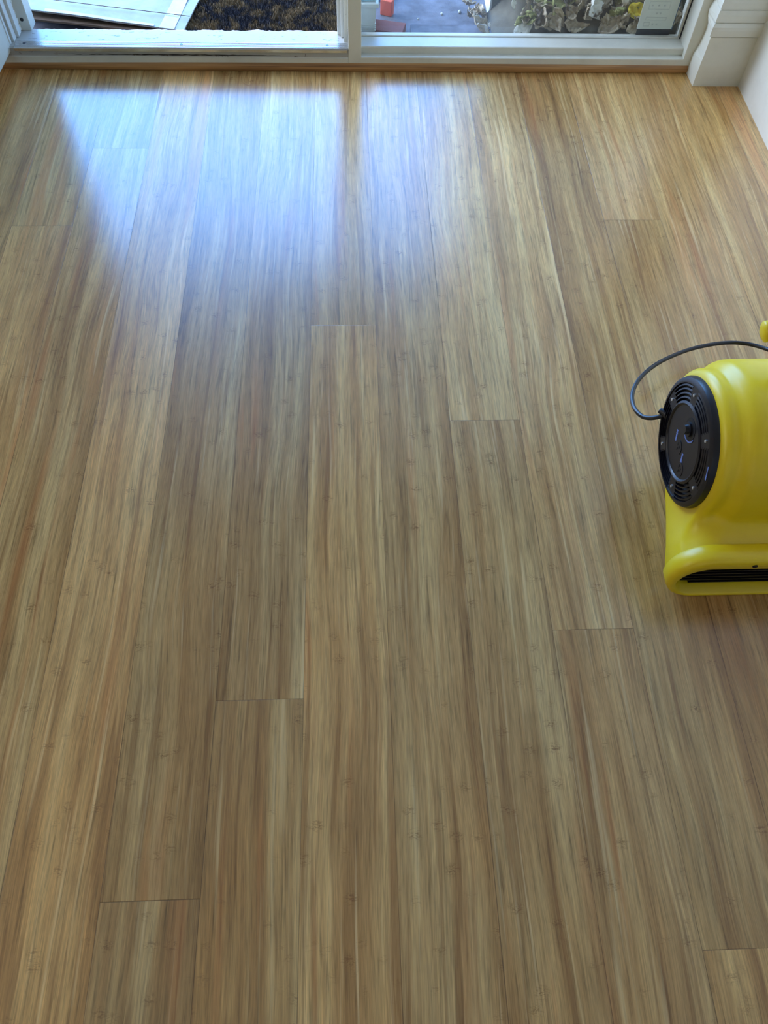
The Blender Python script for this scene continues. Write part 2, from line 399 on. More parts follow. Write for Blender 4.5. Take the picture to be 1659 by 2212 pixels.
lay = bm.loops.layers.float_color.new('plank'); u1 = bm.loops.layers.uv.new('near'); u2 = bm.loops.layers.uv.new('far')
rnd = random.Random(3)
c0, c1 = math.floor(XL/WP), math.ceil(XR/WP)
for c in range(c0, c1):
    xa, xb = c*WP, (c+1)*WP
    js = list(JOINT.get(c, []))
    if not js: js = []
    allj = sorted(set(js)) if js else [-.25-.13*((c*7) % 5)]
    q = allj[0]
    while q > YB: q -= 1.83; allj.insert(0, q)
    if allj[-1] < 2.3: allj.append(2.3)
    edges = [max(a_, YB-.01) for a_ in allj if a_ > YB-1.9]
    if edges[-1] < 2.3: edges.append(2.3)
    else: edges[-1] = 2.3
    for ya, yb in zip(edges, edges[1:]):
        if yb-ya < .01: continue
        idx = 0
        if js: idx = 1 if ya >= js[0]-.01 else 0
        t, w_, gl_ = tonesel(c, idx); sd = rnd.random()
        v = [bm.verts.new(p_) for p_ in ((xa, ya, 0), (xb, ya, 0), (xb, yb, 0), (xa, yb, 0))]
        f = bm.faces.new(v)
        for l, (dx, dy) in zip(f.loops, ((0, 0), (WP, 0), (WP, yb-ya), (0, yb-ya))):
            l[lay] = (t, w_, sd, gl_); l[u1].uv = (dx, dy); l[u2].uv = (WP-dx, yb-ya-dy)
S(link('floor', bm, M['floor'], base=(0, 0, 0)))
S(link('wall_right', B(XR+.012, XR+.12, YB, 2.5, -.05, ZC), M['wall']))
S(link('wall_left', B(XL-.1, XL, YB, 2.35, -.05, ZC), M['wall']))
S(link('wall_rear', B(XL-.1, XR+.12, YB-.1, YB, -.05, ZC), M['wall']))
S(link('ceiling', B(XL-.1, XR+.12, YB-.1, 2.35, ZC, ZC+.1), M['wall']))
bm = bmesh.new(); box(bm, 1.075, XR+.012, 2.19, 2.34, 0, 2.15); box(bm, XL, -.93, 2.21, 2.34, -.02, 2.15); box(bm, XL, XR+.012, 2.19, 2.34, 2.15, ZC)
S(link('wall_front', bm, M['wall']))
# right skirting board, plain with a stepped top
prof = [(0, 0), (.012, 0), (.012, .15), (.009, .155), (.009, .175), (.006, .185), (.0, .19)]
bm = bmesh.new(); rings = []
for y in (YB, 2.19):
    rings.append([bm.verts.new((XR+.012-a, y, z)) for a, z in [(-.002, 0), (.012, 0), (.012, .168), (.008, .176), (.008, .196), (.003, .205), (-.002, .205)]])
n = len(rings[0])
for i in range(n): bm.faces.new((rings[0][i], rings[0][(i+1) % n], rings[1][(i+1) % n], rings[1][i]))
bm.faces.new(rings[0]); bm.faces.new(rings[1][::-1])
S(link('baseboard_right', bm, M['skirt']))
# front skirting: thick moulded block between door frame and right wall; profile wraps its free corner
dp = [(0, 0), (.055, 0), (.070, .001), (.085, .002), (.1, .0025), (.118, .0025), (.130, .002), (.1325, .0045), (.1345, .0045), (.1355, -.004), (.150, -.0045), (.158, -.004),
      (.1665, -.001), (.1675, .002), (.1695, .002), (.1705, -.002), (.186, -.001), (.1975, .001), (.1985, .0035), (.2005, .0035), (.2015, .001), (.216, .001), (.228, .003), (.229, .0055), (.231, .0055), (.232, .002), (.262, .003), (.268, .012), (.27, .03)]
db = [(0, 0), (.055, 0), (.066, .004), (.078, .009), (.1, .011), (.118, .0125), (.135, .012), (.147, .007), (.158, .002), (.170, -.001), (.182, .001), (.192, .006), (.205, .011), (.218, .014), (.23, .013), (.25, .006), (.27, .008), (.3, .01)]
def lerp_tab(T, z):
    for (a, b_), (c, d) in zip(T, T[1:]):
        if a <= z <= c: return b_+(d-b_)*(z-a)/(c-a)
    return T[-1][1]
bm = bmesh.new(); rings = []
for z, d in dp:
    x = 1.054+d; y = 2.117+d
    rings.append([bm.verts.new(p_) for p_ in ((1.052+lerp_tab(db, z), 2.192, z), (x, y, z), (XR+.005, y, z), (XR+.005, 2.192, z))])
for a, b_ in zip(rings, rings[1:]):
    for i in range(4): bm.faces.new((a[i], a[(i+1) % 4], b_[(i+1) % 4], b_[i]))
bm.faces.new(rings[0][::-1]); bm.faces.new(rings[-1])
S(link('baseboard_front', bm, M['paint']))
# timber floor moulding along the door
prof = [(2.197, 0.001), (2.1785, 0.001), (2.1775, .004), (2.1775, .012), (2.179, .0175), (2.183, .0215), (2.188, .0235), (2.197, .0235)]
bm = extrude_x(prof, -.90, 1.055, 24)
for v in bm.verts: v.co.y += .0035*((v.co.x-.15)/1.0)**2*(1.2 if v.co.x < .15 else .9)
S(link('trim_1', bm, M['trim'], smooth=True, autosmooth=40))

# ------------------------------------------------------------------ door_1 : frame, sill, threshold
ZS = .058
d1 = S(empty('door_1', (0.0, 2.24, 0)))
# left sill: front face, top falling outwards, with lip
prof = [(2.186, 0), (2.186, .055), (2.189, ZS), (2.214, ZS), (2.280, ZS-.003), (2.284, .040), (2.300, .03), (2.30, -.02), (2.19, -.02)]
bm = extrude_x(prof, -.90, .0915, 40)
for v in bm.verts:
    if v.co.z < .05 and v.co.y < 2.2: v.co.y += .002*noise.noise(Vector((v.co.x*9, v.co.z*40, 0)))
S_ = link('sill', bm, M['paint_sill'], d1)
bm = extrude_x([(2.1835, 0), (2.1835, .034), (2.186, .036), (2.19, .036), (2.19, 0)], -.90, .0915, 1)
link('sill_face_board', bm, M['paint'], d1)
# long split in the paint between sill and board
bm = bmesh.new(); rg = random.Random(5); x = -.70; up_, dn_ = [], []
while x < -.09:
    t = (x+.70)/.61; w_ = .0002+.0015*math.sin(math.pi*min(1, t*1.02))*rg.uniform(.5, 1.2)
    zc = .0405-.001*t+rg.uniform(-.0005, .0005)
    up_.append(bm.verts.new((x, 2.1852, zc+w_))); dn_.append(bm.verts.new((x, 2.1852, zc-w_*.6))); x += rg.uniform(.006, .016)
for i in range(len(up_)-1): bm.faces.new((dn_[i], dn_[i+1], up_[i+1], up_[i]))
r_ = bmesh.ops.extrude_face_region(bm, geom=list(bm.faces)); bmesh.ops.translate(bm, verts=[v for v in r_['geom'] if isinstance(v, bmesh.types.BMVert)], vec=(0, .002, 0))
link('paint_crack', bm, M['crack'], d1)
# ribbed aluminium threshold
prof = [(2.178, ZS-.006), (2.1775, ZS+.001), (2.179, ZS+.0035)]
y = 2.1815
for k in range(5):
    prof += [(y, ZS+.0012), (y+.0012, ZS+.0012), (y+.0022, ZS+.0036), (y+.0044, ZS+.0036)]; y += .0058
prof += [(2.2135, ZS+.0015), (2.2145, ZS-.001), (2.2145, ZS-.006)]
th = link('threshold_strip', extrude_x(prof, -.806, .0885, 1), M['alu'], d1)
for xs in (-.782, -.362, .034):
    bm = bmesh.new(); cyl(bm, (xs, 2.198, ZS+.002), (0, 0, 1), .0042, .0022, 18)
    box(bm, xs-.0035, xs+.0035, 2.1975, 2.1985, ZS+.0035, ZS+.0046)
    link('screw', bm, M['screw'], th)
# mullion between door opening and fixed glazing
bm = B(.0915, .1275, 2.184, 2.275, .0, 2.08, bev=.0015); link('mullion', bm, M['paint'], d1)
bm = bmesh.new(); box(bm, .080, .0915, 2.222, 2.275, ZS-.002, 2.08, bev=.001); box(bm, .062, .080, 2.262, 2.300, ZS-.004, 2.08, bev=.001)
box(bm, .072, .080, 2.246, 2.262, ZS, 2.08, bev=.001)
link('door_stop', bm, M['paint_chipped'], d1)
# left jamb: stepped, with draught strip
bm = bmesh.new(); box(bm, -.93, -.812, 2.212, 2.34, 0, 2.08, bev=.0015); box(bm, -.82, -.8035, 2.236, 2.262, ZS, 2.08, bev=.001)
link('jamb', bm, M['paint_chipped'], d1)
st = link('door_stop', B(-.812, -.779, 2.276, 2.322, ZS-.006, 2.08, bev=.0012), M['paint'], d1)
bm = bmesh.new(); cyl(bm, (-.7965, 2.2765, .083), (0, -1, 0), .0048, .0016, 20); link('screw', bm, M['dark_screw'], st)
bm = bmesh.new(); rg = random.Random(2)
z = ZS
while z < 1.2:
    h = rg.uniform(.004, .014); w_ = rg.uniform(.001, .004)
    box(bm, -.8135, -.8095+w_, 2.268, 2.277, z, z+h+.001); z += h
link('draught_strip', bm, M['leaf_white'], d1)
link('head', B(-.93, 1.075, 2.186, 2.32, 2.08, 2.16), M['paint'], d1)
# open leaf, hinged on the left jamb and swung into the room
d2 = S(empty('door_2', (-.819, 2.205, .046)))
ang = R(-90-3.4)
def leafbox(a0, a1, t0, t1, z0, z1, bev=0):
    bm = B(a0, a1, t0, t1, z0, z1, bev=bev)
    bmesh.ops.transform(bm, matrix=Matrix.Translation((-.8185, 2.206, 0)) @ Matrix.Rotation(ang, 4, 'Z'), verts=bm.verts); return bm
link('leaf_panel', leafbox(.0, .80, -.040, -.001, .046, 2.05, .0015), M['paint'], d2)
link('hinge_strip', leafbox(.001, .010, -.001, .0012, .05, 2.0), M['paint_chipped'], d2)

# ------------------------------------------------------------------ window_1 : fixed glazed panel to the right
w1 = S(empty('window_1', (.58, 2.24, 0)))
XA, XB = .1275, 1.031
bm = bmesh.new()
for prof in ([(2.184, 0), (2.184, .036), (2.1855, .0375), (2.206, .0375), (2.206, 0)],
             [(2.2055, 0), (2.2055, .0535), (2.2075, .0555), (2.251, .0575), (2.251, 0)],):
    b2 = extrude_x(prof, XA-.002, XB+.001, 1); me_ = bpy.data.meshes.new('t'); b2.to_mesh(me_); b2.free(); bm.from_mesh(me_); bpy.data.meshes.remove(me_)
link('bottom_rail', bm, M['paint'], w1)
link('gasket', B(XA, XB, 2.2505, 2.2535, .02, .0568), M['seal'], w1)
link('glazing_bead', extrude_x([(2.2535, 0), (2.2535, .0575), (2.2555, .0595), (2.269, .0605), (2.272, .058), (2.272, 0)], XA, XB, 1), M['paint'], w1)
# right stile : sash face turned to the opening, then frame face
bm = bmesh.new(); box(bm, XB, 1.0765, 2.184, 2.30, 0, 2.08, bev=.0015)
link('stile', bm, M['paint'], w1)
link('gasket', B(XB-.0025, XB+.0002, 2.252, 2.2555, .0575, 2.08), M['seal'], w1)
link('glazing_bead', B(XB-.007, XB-.0004, 2.2560, 2.270, .060, 2.08), M['paint'], w1)
link('pane', B(XA, XB-.001, 2.2600, 2.2640, .0598, 2.08), M['glass'], w1)

# ------------------------------------------------------------------ outdoors
ZG = .012
bm = bmesh.new(); box(bm, -4, 4, 2.30, 12, -.1, ZG); S(link('ground', bm, M['concrete']))
bm = bmesh.new(); box(bm, .27, .50, 2.274, 2.335, ZG, .050, bev=.003); box(bm, .127, .30, 2.274, 2.30, ZG, .044, bev=.002); S(link('step', bm, M['concrete']))
# ragged mortar lip beyond the sill
bm = bmesh.new(); rg = random.Random(9); A_, Bv, C_ = [], [], []
x = -.80
while x < .08:
    yy = 2.2905+.006*noise.noise(Vector((x*22, 3, 0)))+.0025*rg.random()
    if -.255 < x < -.235: yy -= .006
    A_.append(bm.verts.new((x, 2.282, .0535))); Bv.append(bm.verts.new((x, yy, .050+.002*rg.random()))); C_.append(bm.verts.new((x, yy+.002, 0))); x += .006
for i in range(len(A_)-1):
    bm.faces.new((A_[i], A_[i+1], Bv[i+1], Bv[i])); bm.faces.new((Bv[i], Bv[i+1], C_[i+1], C_[i]))
S(link('mortar_lip', bm, M['mortar']))
# low rendered garden wall with its sky-lit end painted pale, and an added unseen block beyond
S(link('wall_outside', B(.516, 3.2, 2.445, 2.56, 0, .36), M['render_olive']))
S(link('lit_wall_end', B(.510, .516, 2.443, 2.562, 0, .36, bev=.001), M['pebble_lit_edge']))  # end face of the wall, its skylight put into a pale strip
S(link('sky_block_outside', B(1.32, 6.5, 6.0, 9.5, 0, 5.6), M['render_olive']))  # unseen mass added to hide the sky from the floor reflection
# unseen roof added over the doorway to cut off the reflected sky
S(link('added_roof', B(-1.55, 3.2, 2.34, 4.15, 2.42, 2.424), M['roofing']))
# leaf mould strip against the right wall
bm = bmesh.new(); rows = []
for i in range(40):
    x = .50+.56*i/39; row = []
    for j in range(10):
        y = 2.275+.17*j/9; h = (.028+.075*(j/9)**1.3)*min(1, i/7+.1)
        row.append(bm.verts.new((x, y, ZG+h+.012*noise.noise(Vector((x*30, y*30, 0))))))
    rows.append(row)
for a, b_ in zip(rows, rows[1:]):
    for j in range(9): bm.faces.new((a[j], b_[j], b_[j+1], a[j+1]))
o = link('leaf_mould', bm, M['soil'], smooth=True); tag(o, 'dark leaf mould heaped under the dry leaves outside the glass', 'leaf litter', kind='stuff')

# doormat
dm_ = empty('doormat', (-.14, 2.47, ZG), 'black and tan coir doormat lying just outside the open doorway', 'doormat')
link('backing', B(-.46, .092, 2.305, 2.70, ZG, ZG+.006, bev=.001), M['mat_base'], dm_)
bm = bmesh.new(); rg = random.Random(11)
for k in range(26000):
    x = rg.uniform(-.458, .09); y = rg.uniform(2.306, 2.62); h = rg.uniform(.010, .018); a = rg.uniform(0, 6.28); l_ = rg.uniform(.002, .009)
    t = Vector((x+l_*math.cos(a), y+l_*math.sin(a), ZG+.004+h)); a2 = rg.uniform(0, 6.28); w_ = .0007
    v = [bm.verts.new((x+w_*math.cos(a2), y+w_*math.sin(a2), ZG+.004)), bm.verts.new((x-w_*math.cos(a2), y-w_*math.sin(a2), ZG+.004)), bm.verts.new((t.x-w_*math.cos(a2), t.y-w_*math.sin(a2), t.z)), bm.verts.new((t.x+w_*math.cos(a2), t.y+w_*math.sin(a2), t.z))]
    bm.faces.new(v)
o = link('pile', bm, M['coir'], dm_); o['kind'] = 'stuff'

# flattened cardboard, two sheets, tape along its front edge
def sheet(pts, th, sub=10):
    """quad patch of 4 corner points with a gentle warp and thickness"""
    a, b_, c, d = [Vector(p_) for p_ in pts]; bm = bmesh.new(); rows = []
    for i in range(sub*2+1):
        u = i/(sub*2); row = []
        for j in range(sub+1):
            v = j/sub; p_ = a.lerp(b_, u).lerp(d.lerp(c, u), v)
            p_ = p_+Vector((0, 0, .0022*noise.noise(Vector((p_.x*14, p_.y*14, th*90))))); row.append(bm.verts.new(p_))
        rows.append(row)
    for x_, y_ in zip(rows, rows[1:]):
        for j in range(sub): bm.faces.new((x_[j], y_[j], y_[j+1], x_[j+1]))
    r_ = bmesh.ops.extrude_face_region(bm, geom=list(bm.faces))
    bmesh.ops.translate(bm, verts=[v for v in r_['geom'] if isinstance(v, bmesh.types.BMVert)], vec=(0, 0, -th)); return bm
cb_ = empty('cardboard_sheet', (-.62, 2.5, ZG+.02), 'flattened grey-white cardboard sheet with shiny tape lying over the doormat corner', 'cardboard')
top = [(-.84, 2.366, .070), (-.372, 2.318, .036), (-.335, 2.54, .036), (-.84, 2.60, .060)]
link('top_layer', sheet(top, .004), M['card'], cb_)
link('crease', tube([(-.83, 2.425, .0715), (-.62, 2.403, .059), (-.36, 2.385, .0405)], .0009, 6), M['card_edge'], cb_)
link('lower_layer', sheet([(-.84, 2.350, .052), (-.45, 2.3155, .032), (-.42, 2.5, .031), (-.84, 2.58, .048)], .005), M['card_edge'], cb_)
link('tape', sheet([(-.757, 2.3565, .0662), (-.455, 2.3245, .0445), (-.455, 2.336, .0447), (-.757, 2.370, .0668)], .0008, 6), M['tape'], cb_)
link('tape', sheet([(-.44, 2.322, .0425), (-.398, 2.319, .0395), (-.372, 2.50, .0400), (-.412, 2.50, .0425)], .0008, 8), M['tape'], cb_)
# dark board added under it, standing in for the shaded gap
o = link('gap_shade_board', B(-.86, -.47, 2.405, 2.44, ZG, ZG+.018, bev=.001), M['card_edge']); tag(o, 'added dark board standing in for the shaded gap under the cardboard sheet', 'shade board')

# things seen through the glass on its left
tb = empty('storage_tub', (.155, 2.345, ZG), 'off-white ribbed plastic tub with pale teal top beside the mullion', 'tub')
def frustum(x0, x1, y0, y1, z0, z1, k):
    bm = B(x0, x1, y0, y1, z0, z1, bev=.003); cx, cy = (x0+x1)/2, (y0+y1)/2
    for v in bm.verts:
        s_ = 1+(k-1)*(v.co.z-z0)/(z1-z0); v.co.x = cx+(v.co.x-cx)*s_; v.co.y = cy+(v.co.y-cy)*s_
    return bm
bm = frustum(.108, .168, 2.325, 2.42, .028, .105, 1.14); tbb = link('tub_body', bm, M['tub'], tb)
bm = bmesh.new()
for z in (.036, .042, .048, .054): box(bm, .105, .1715, 2.3215, 2.423, z, z+.0022)
link('rib_band', bm, M['tub'], tbb)
bm = B(.102, .179, 2.314, 2.430, .1, .112, bev=.003); link('rim', bm, M['tub'], tb)
link('lid', B(.108, .172, 2.325, 2.42, .112, .15, bev=.004), M['tub_glass'], tb)
link('base', B(.115, .162, 2.335, 2.41, ZG, .029), M['tub'], tb)
bm = B(.172, .200, 2.53, 2.60, .075, .12, bev=.006); bmesh.ops.rotate(bm, verts=bm.verts, cent=(.19, 2.55, .1), matrix=Matrix.Rotation(R(-12), 3, 'Z'))
bmesh.ops.translate(bm, verts=bm.verts, vec=(0, 0, -.063)); o = link('plastic_carton', bm, M['blue']); tag(o, 'bright blue plastic carton right behind the off-white tub outside', 'carton')
def brick(name, loc, rz, ry, size, mat, label):
    r_ = empty(name, loc, label, 'brick'); 
    bm = B(-size[0]/2, size[0]/2, -size[1]/2, size[1]/2, 0, size[2], bev=.002)
    bmesh.ops.transform(bm, matrix=Matrix.Translation(loc) @ Matrix.Rotation(rz, 4, 'Z') @ Matrix.Rotation(ry, 4, 'Y'), verts=bm.verts)
    bpy.data.objects.remove(r_)
    o = link(name, bm, mat); tag(o, label, 'brick'); return o
brick('brick', (.205, 2.355, ZG), R(-14), 0, (.10, .060, .022), M['brick'], 'dull red clay brick lying low against the outside of the glass')
brick('brick', (.209, 2.462, ZG), R(-24), R(0), (.036, .022, .042), M['brick_bright'], 'bright orange-red brick fragment standing behind the dull red brick')
rg = random.Random(4)
for k in range(9):
    x = rg.uniform(.26, .44); y = rg.uniform(2.36, 2.5); s_ = rg.uniform(.002, .0045)
    bm = bmesh.new(); bmesh.ops.create_icosphere(bm, subdivisions=2, radius=s_)
    for v in bm.verts: v.co *= 1+.35*noise.noise(v.co*150+Vector((k, 0, 0)))
    bmesh.ops.translate(bm, verts=bm.verts, vec=(x, y, ZG+s_*.7))
    tag(link('pebble', bm, M['pebble_lit_edge']), 'small pale pebble on the bluish concrete seen through the left half of the glass', 'pebble', 'pebbles on the concrete outside')

# pale card with faint frames standing against the glass, lower right
cd = empty('notice_card', (.950, 2.268, .074), 'pale blue-grey card with faint printed frames against the glass, lower right corner', 'card')
link('card', B(.903, 1.0015, 2.2655, 2.2672, .0765, .30), M['sheet'], cd)
link('blue_edge', B(1.0015, 1.0035, 2.2655, 2.2672, .074, .30), M['sheet_edge'], cd)
bm = bmesh.new()
def frame(x0, x1, z0, z1, t=.0006):
    for a in ((x0, x1, z0, z0+t), (x0, x1, z1-t, z1), (x0, x0+t, z0, z1), (x1-t, x1, z0, z1)): box(bm, a[0], a[1], 2.2650, 2.2656, a[2], a[3])
frame(.920, .978, .128, .148); frame(.920, .978, .100, .108); frame(.918, .935, .084, .094)
for cx, cz in ((.929, .138), (.947, .138), (.963, .138), (.947, .118), (.957, .118), (.944, .089), (.955, .089)):
    for a in (0, 60, 120):
        b2 = B(-.0035, .0035, 2.2650, 2.2656, -.0003, .0003)
        bmesh.ops.transform(b2, matrix=Matrix.Translation((cx, 0, cz)) @ Matrix.Rotation(R(a+20), 4, 'Y'), verts=b2.verts)
        me_ = bpy.data.meshes.new('t'); b2.to_mesh(me_); b2.free(); bm.from_mesh(me_); bpy.data.meshes.remove(me_)
link('faint_print', bm, M['sheet_print'], cd)
link('foot_or_shade', B(.905, 1.0, 2.2665, 2.2685, .060, .0765), M['seal'], cd)  # dark strip in place of the shadow beneath the card

# ---- dry leaves
def leaf_mesh(L_, W_, curl, fold, seed, lobes=0):
    bm = bmesh.new(); rg = random.Random(seed); nu, nv = 22, 12; rows = []
    for i in range(nu+1):
        u = i/nu; w_ = W_*math.sin(math.pi*u**.75)**1.15*(1+(.35*math.sin(u*math.pi*lobes)**2 if lobes else 0))+.0008
        row = []
        for j in range(nv+1):
            v = (j/nv-.5)*2
            x = (u-.5)*L_; y = v*w_/2*(1+.12*noise.noise(Vector((u*6, v*2, seed))))
            z = fold*abs(v)*w_/2+curl*L_*(u-.5)**2*2+.22*W_*noise.noise(Vector((u*5+seed, v*2.5, seed*.3)))+.16*W_*noise.noise(Vector((u*11+seed, v*5, seed)))+.06*W_*noise.noise(Vector((u*26+seed, v*12, seed)))
            z += .03*W_*math.sin(u*28+abs(v)*5)*abs(v)
            row.append(bm.verts.new((x, y, z)))
        rows.append(row)
    for a, b_ in zip(rows, rows[1:]):
        for j in range(nv): bm.faces.new((a[j], a[j+1], b_[j+1], b_[j]))
    r_ = bmesh.ops.extrude_face_region(bm, geom=list(bm.faces))
    bmesh.ops.translate(bm, verts=[v for v in r_['geom'] if isinstance(v, bmesh.types.BMVert)], vec=(0, 0, -.0005))
    return bm
def put_leaf(loc, rot, L_, W_, curl, fold, seed, mat, label, group=None, lobes=0):
    bm = leaf_mesh(L_, W_, curl, fold, seed, lobes)
    bmesh.ops.recalc_face_normals(bm, faces=bm.faces)
    me = bpy.data.meshes.new('dry_leaf'); bm.to_mesh(me); bm.free(); me.materials.append(M[mat])
    for p_ in me.polygons: p_.use_smooth = True
    o = bpy.data.objects.new('dry_leaf', me); COL.objects.link(o); o.location = loc; o.rotation_euler = [R(a) for a in rot]
    tag(o, label, 'leaf', group); return o
put_leaf((.785, 2.330, .098), (68, 62, 10), .066, .050, .5, .55, 1, 'leaf_white', 'bright bleached white folded leaf standing in the middle of the litter pile')
put_leaf((.590, 2.300, .052), (35, -18, 32), .075, .040, .3, .2, 2, 'leaf_white', 'smooth pale leaf lying against the glass beside the pale wall corner', )
put_leaf((.628, 2.335, .095), (60, -30, 38), .050, .022, .4, .3, 3, 'leaf_tan', 'small pale leaf tip rising above the smooth pale leaf')
put_leaf((.690, 2.322, .082), (75, 50, -20), .062, .030, .6, .6, 4, 'leaf_tan', 'cream folded leaf with a raised tip left of the bleached white leaf')
put_leaf((.905, 2.375, .140), (62, 14, 10), .125, .105, .25, .1, 5, 'leaf_tan', 'largest crumpled pale leaf leaning behind the notice card', None, 3)
put_leaf((.905, 2.318, .100), (50, -20, 20), .060, .042, .3, .2, 6, 'leaf_yellow', 'yellow leaf beside the left edge of the notice card')
put_leaf((.845, 2.302, .066), (30, -25, 12), .095, .045, .3, .4, 7, 'leaf_grey', 'long grey-brown leaf low against the glass under the yellow leaf')
put_leaf((.905, 2.295, .063), (45, -10, 25), .060, .030, .3, .4, 8, 'leaf_tan', 'cream leaf low against the glass next to the notice card')
put_leaf((.735, 2.302, .062), (35, 10, 5), .075, .040, .5, .3, 9, 'leaf_grey', 'broad grey-brown leaf low against the glass left of the white folded leaf')
put_leaf((.745, 2.400, .170), (55, 10, 15), .120, .070, .4, .2, 10, 'leaf_olive', 'large olive green leaf at the top of the litter pile')
put_leaf((.470, 2.320, .056), (28, 12, 60), .075, .055, .2, .3, 12, 'leaf_grey', 'crumpled grey-brown leaf on the step left of the pale wall corner', None, 2)
put_leaf((.560, 2.345, .10), (80, 75, 0), .030, .014, .3, .4, 13, 'leaf_white', 'tiny cream leaf standing upright against the olive wall')
rg = random.Random(21)
GL = {'leaf_grey': 'curled grey-brown dry leaf in the litter pile outside the glass', 'leaf_olive': 'dull olive green leaf in the litter pile outside the glass', 'leaf_dark': 'dark brown decayed leaf in the litter pile outside the glass'}
for k in range(120):
    mt = rg.choice(['leaf_grey', 'leaf_grey', 'leaf_olive', 'leaf_dark', 'leaf_grey', 'leaf_olive'])
    x = rg.uniform(.58, 1.02); t = rg.random(); y = 2.292+.140*t
    z = ZG+.045+.085*t+rg.uniform(0, .02)
    put_leaf((x, y, z), (rg.uniform(10, 75), rg.uniform(-50, 50), rg.uniform(0, 360)), rg.uniform(.03, .075), rg.uniform(.018, .045), rg.uniform(.2, .7), rg.uniform(.1, .7), 30+k, mt, GL[mt], 'loose '+{'leaf_grey': 'grey', 'leaf_olive': 'olive', 'leaf_dark': 'dark'}[mt]+' leaves behind the glass', rg.choice([0, 0, 2, 3]))
for k in range(9):
    x = rg.uniform(.44, .505); y = rg.uniform(2.35, 2.50); 
    put_leaf((x, y, ZG+.012+rg.uniform(0, .015)), (rg.uniform(0, 40), rg.uniform(-25, 25), rg.uniform(0, 360)), rg.uniform(.03, .05), rg.uniform(.018, .03), rg.uniform(.2, .7), rg.uniform(.1, .7), 130+k, 'leaf_grey', 'small crumpled leaf trailing on the concrete left of the pale wall corner', 'trailing leaves on the concrete')

# ------------------------------------------------------------------ air mover
CX, CY, CZ = .81, .762, .176
fan = empty('air_mover', (CX, .72, 0), 'yellow plastic carpet-drying air mover with black side grille and cord on the bamboo floor', 'air mover')
def outline(R_, ins, n=44, top=0):
    """side outline (y,z): nose front bottom, along the base, round the drum, down the front to the nose top"""
    pts = [(.574+ins*.2, .006+ins)]
    pts += [(.60, .006+ins), (.64, .007+ins), (.675, .012+ins)]
    a0, a1 = -78, 190
    for i in range(n+1):
        a = R(a0+(a1-a0)*i/n); pts.append((CY+R_*math.cos(a), CZ+R_*math.sin(a)))
    y1, z1 = pts[-1]
    ye, ze = .590, .122-ins
    for t in (.2, .4, .6, .8, 1):
        # concave sweep into the nose top
        b0, b1, b2 = Vector((y1, z1)), Vector((y1-.001, ze+.002)), Vector((ye, ze))
        q_ = b0*(1-t)**2+b1*2*t*(1-t)+b2*t*t; pts.append((q_.x, q_.y))
    pts.append((.574+ins*.2, .120-ins)); return pts
def flare(y): # nose spreads sideways towards the mouth
    t = max(0, min(1, (.70-y)/.125)); return .036*t**1.15
secs = [(.6555, .1115, .006), (.6570, .1145, .004), (.6595, .1185, .002), (.6630, .1215, .001), (.6680, .1235, .001), (.6740, .1235, 0), (.6800, .1235, 0), (.6850, .1250, 0), (.6910, .1300, 0), (.6970, .1345, 0), (.7040, .1370, 0), (.715, .1380, 0), (.75, .1380, 0), (CX, .1380, 0)]
full = secs+[(2*CX-x, r_, i_) for x, r_, i_ in secs[-2::-1]]
bm = bmesh.new(); rings = []
for x, r_, ins in full:
    row = []
    for (y, z) in outline(r_, ins):
        wgt = 1-min(1, abs(x-CX)*0+0)  # full width
        s_ = (x-CX)/(CX-.6555)
        wn = max(0, min(1, (.665-y)/.05)); wn = wn*wn*(3-2*wn)
        rr_ = .052; dx = min(rr_, .007+min(abs(x-.6555), abs(2*CX-.6555-x)))
        dz = rr_-math.sqrt(max(0, rr_*rr_-(rr_-dx)**2))
        zz = z-wn*dz*.95*max(0, min(1, (.19-z)/.05)) if z > .06 else z+wn*dz*.8
        fl_ = flare(y)*max(0, min(1, (.150-z)/.05))*max(0, min(1, (math.hypot(y-CY, z-CZ)-.1118)/.03))
        row.append(bm.verts.new((x+s_*fl_, y, zz)))
    rings.append(row)
n = len(rings[0])
for a, b_ in zip(rings, rings[1:]):
    for i in range(n-1):
        bm.faces.new((a[i], a[i+1], b_[i+1], b_[i]))
# side caps: a fan to the disc centre keeps the flat sides clean
for row, sx in ((rings[0], -1), (rings[-1], 1)):
    prev = row; xr = CX+sx*(CX-.6555)
    na = 45; tot = n-na; ang_ = []
    for i in range(n):
        if 4 <= i < 4+na: ang_.append(R(-78+(190+78)*(i-4)/44))
        else:
            k = (i-4-na) if i >= 4+na else (n-4-na+i)
            ang_.append(R(190+(282-190)*(k+1)/(tot+1)))
    for t in (.25, .5, .75, 1):
        cur = []
        for v, a_ in zip(row, ang_):
            e_ = t*t*(3-2*t)
            ty, tz = CY+.1105*math.cos(a_), CZ+.1105*math.sin(a_)
            cur.append(bm.verts.new((v.co.x+(xr-v.co.x)*e_, v.co.y+(ty-v.co.y)*t, v.co.z+(tz-v.co.z)*t)))
        for i in range(n-1): bm.faces.new((prev[i], prev[i+1], cur[i+1], cur[i]))
        bm.faces.new((prev[-1], prev[0], cur[0], cur[-1]))
        prev = cur
    bm.faces.new(prev)
bmesh.ops.triangulate(bm, faces=[f for f in bm.faces if len(f.verts) > 4])
link('housing', bm, M['yellow'], fan, smooth=True, autosmooth=50, base=(CX, .72, 0))
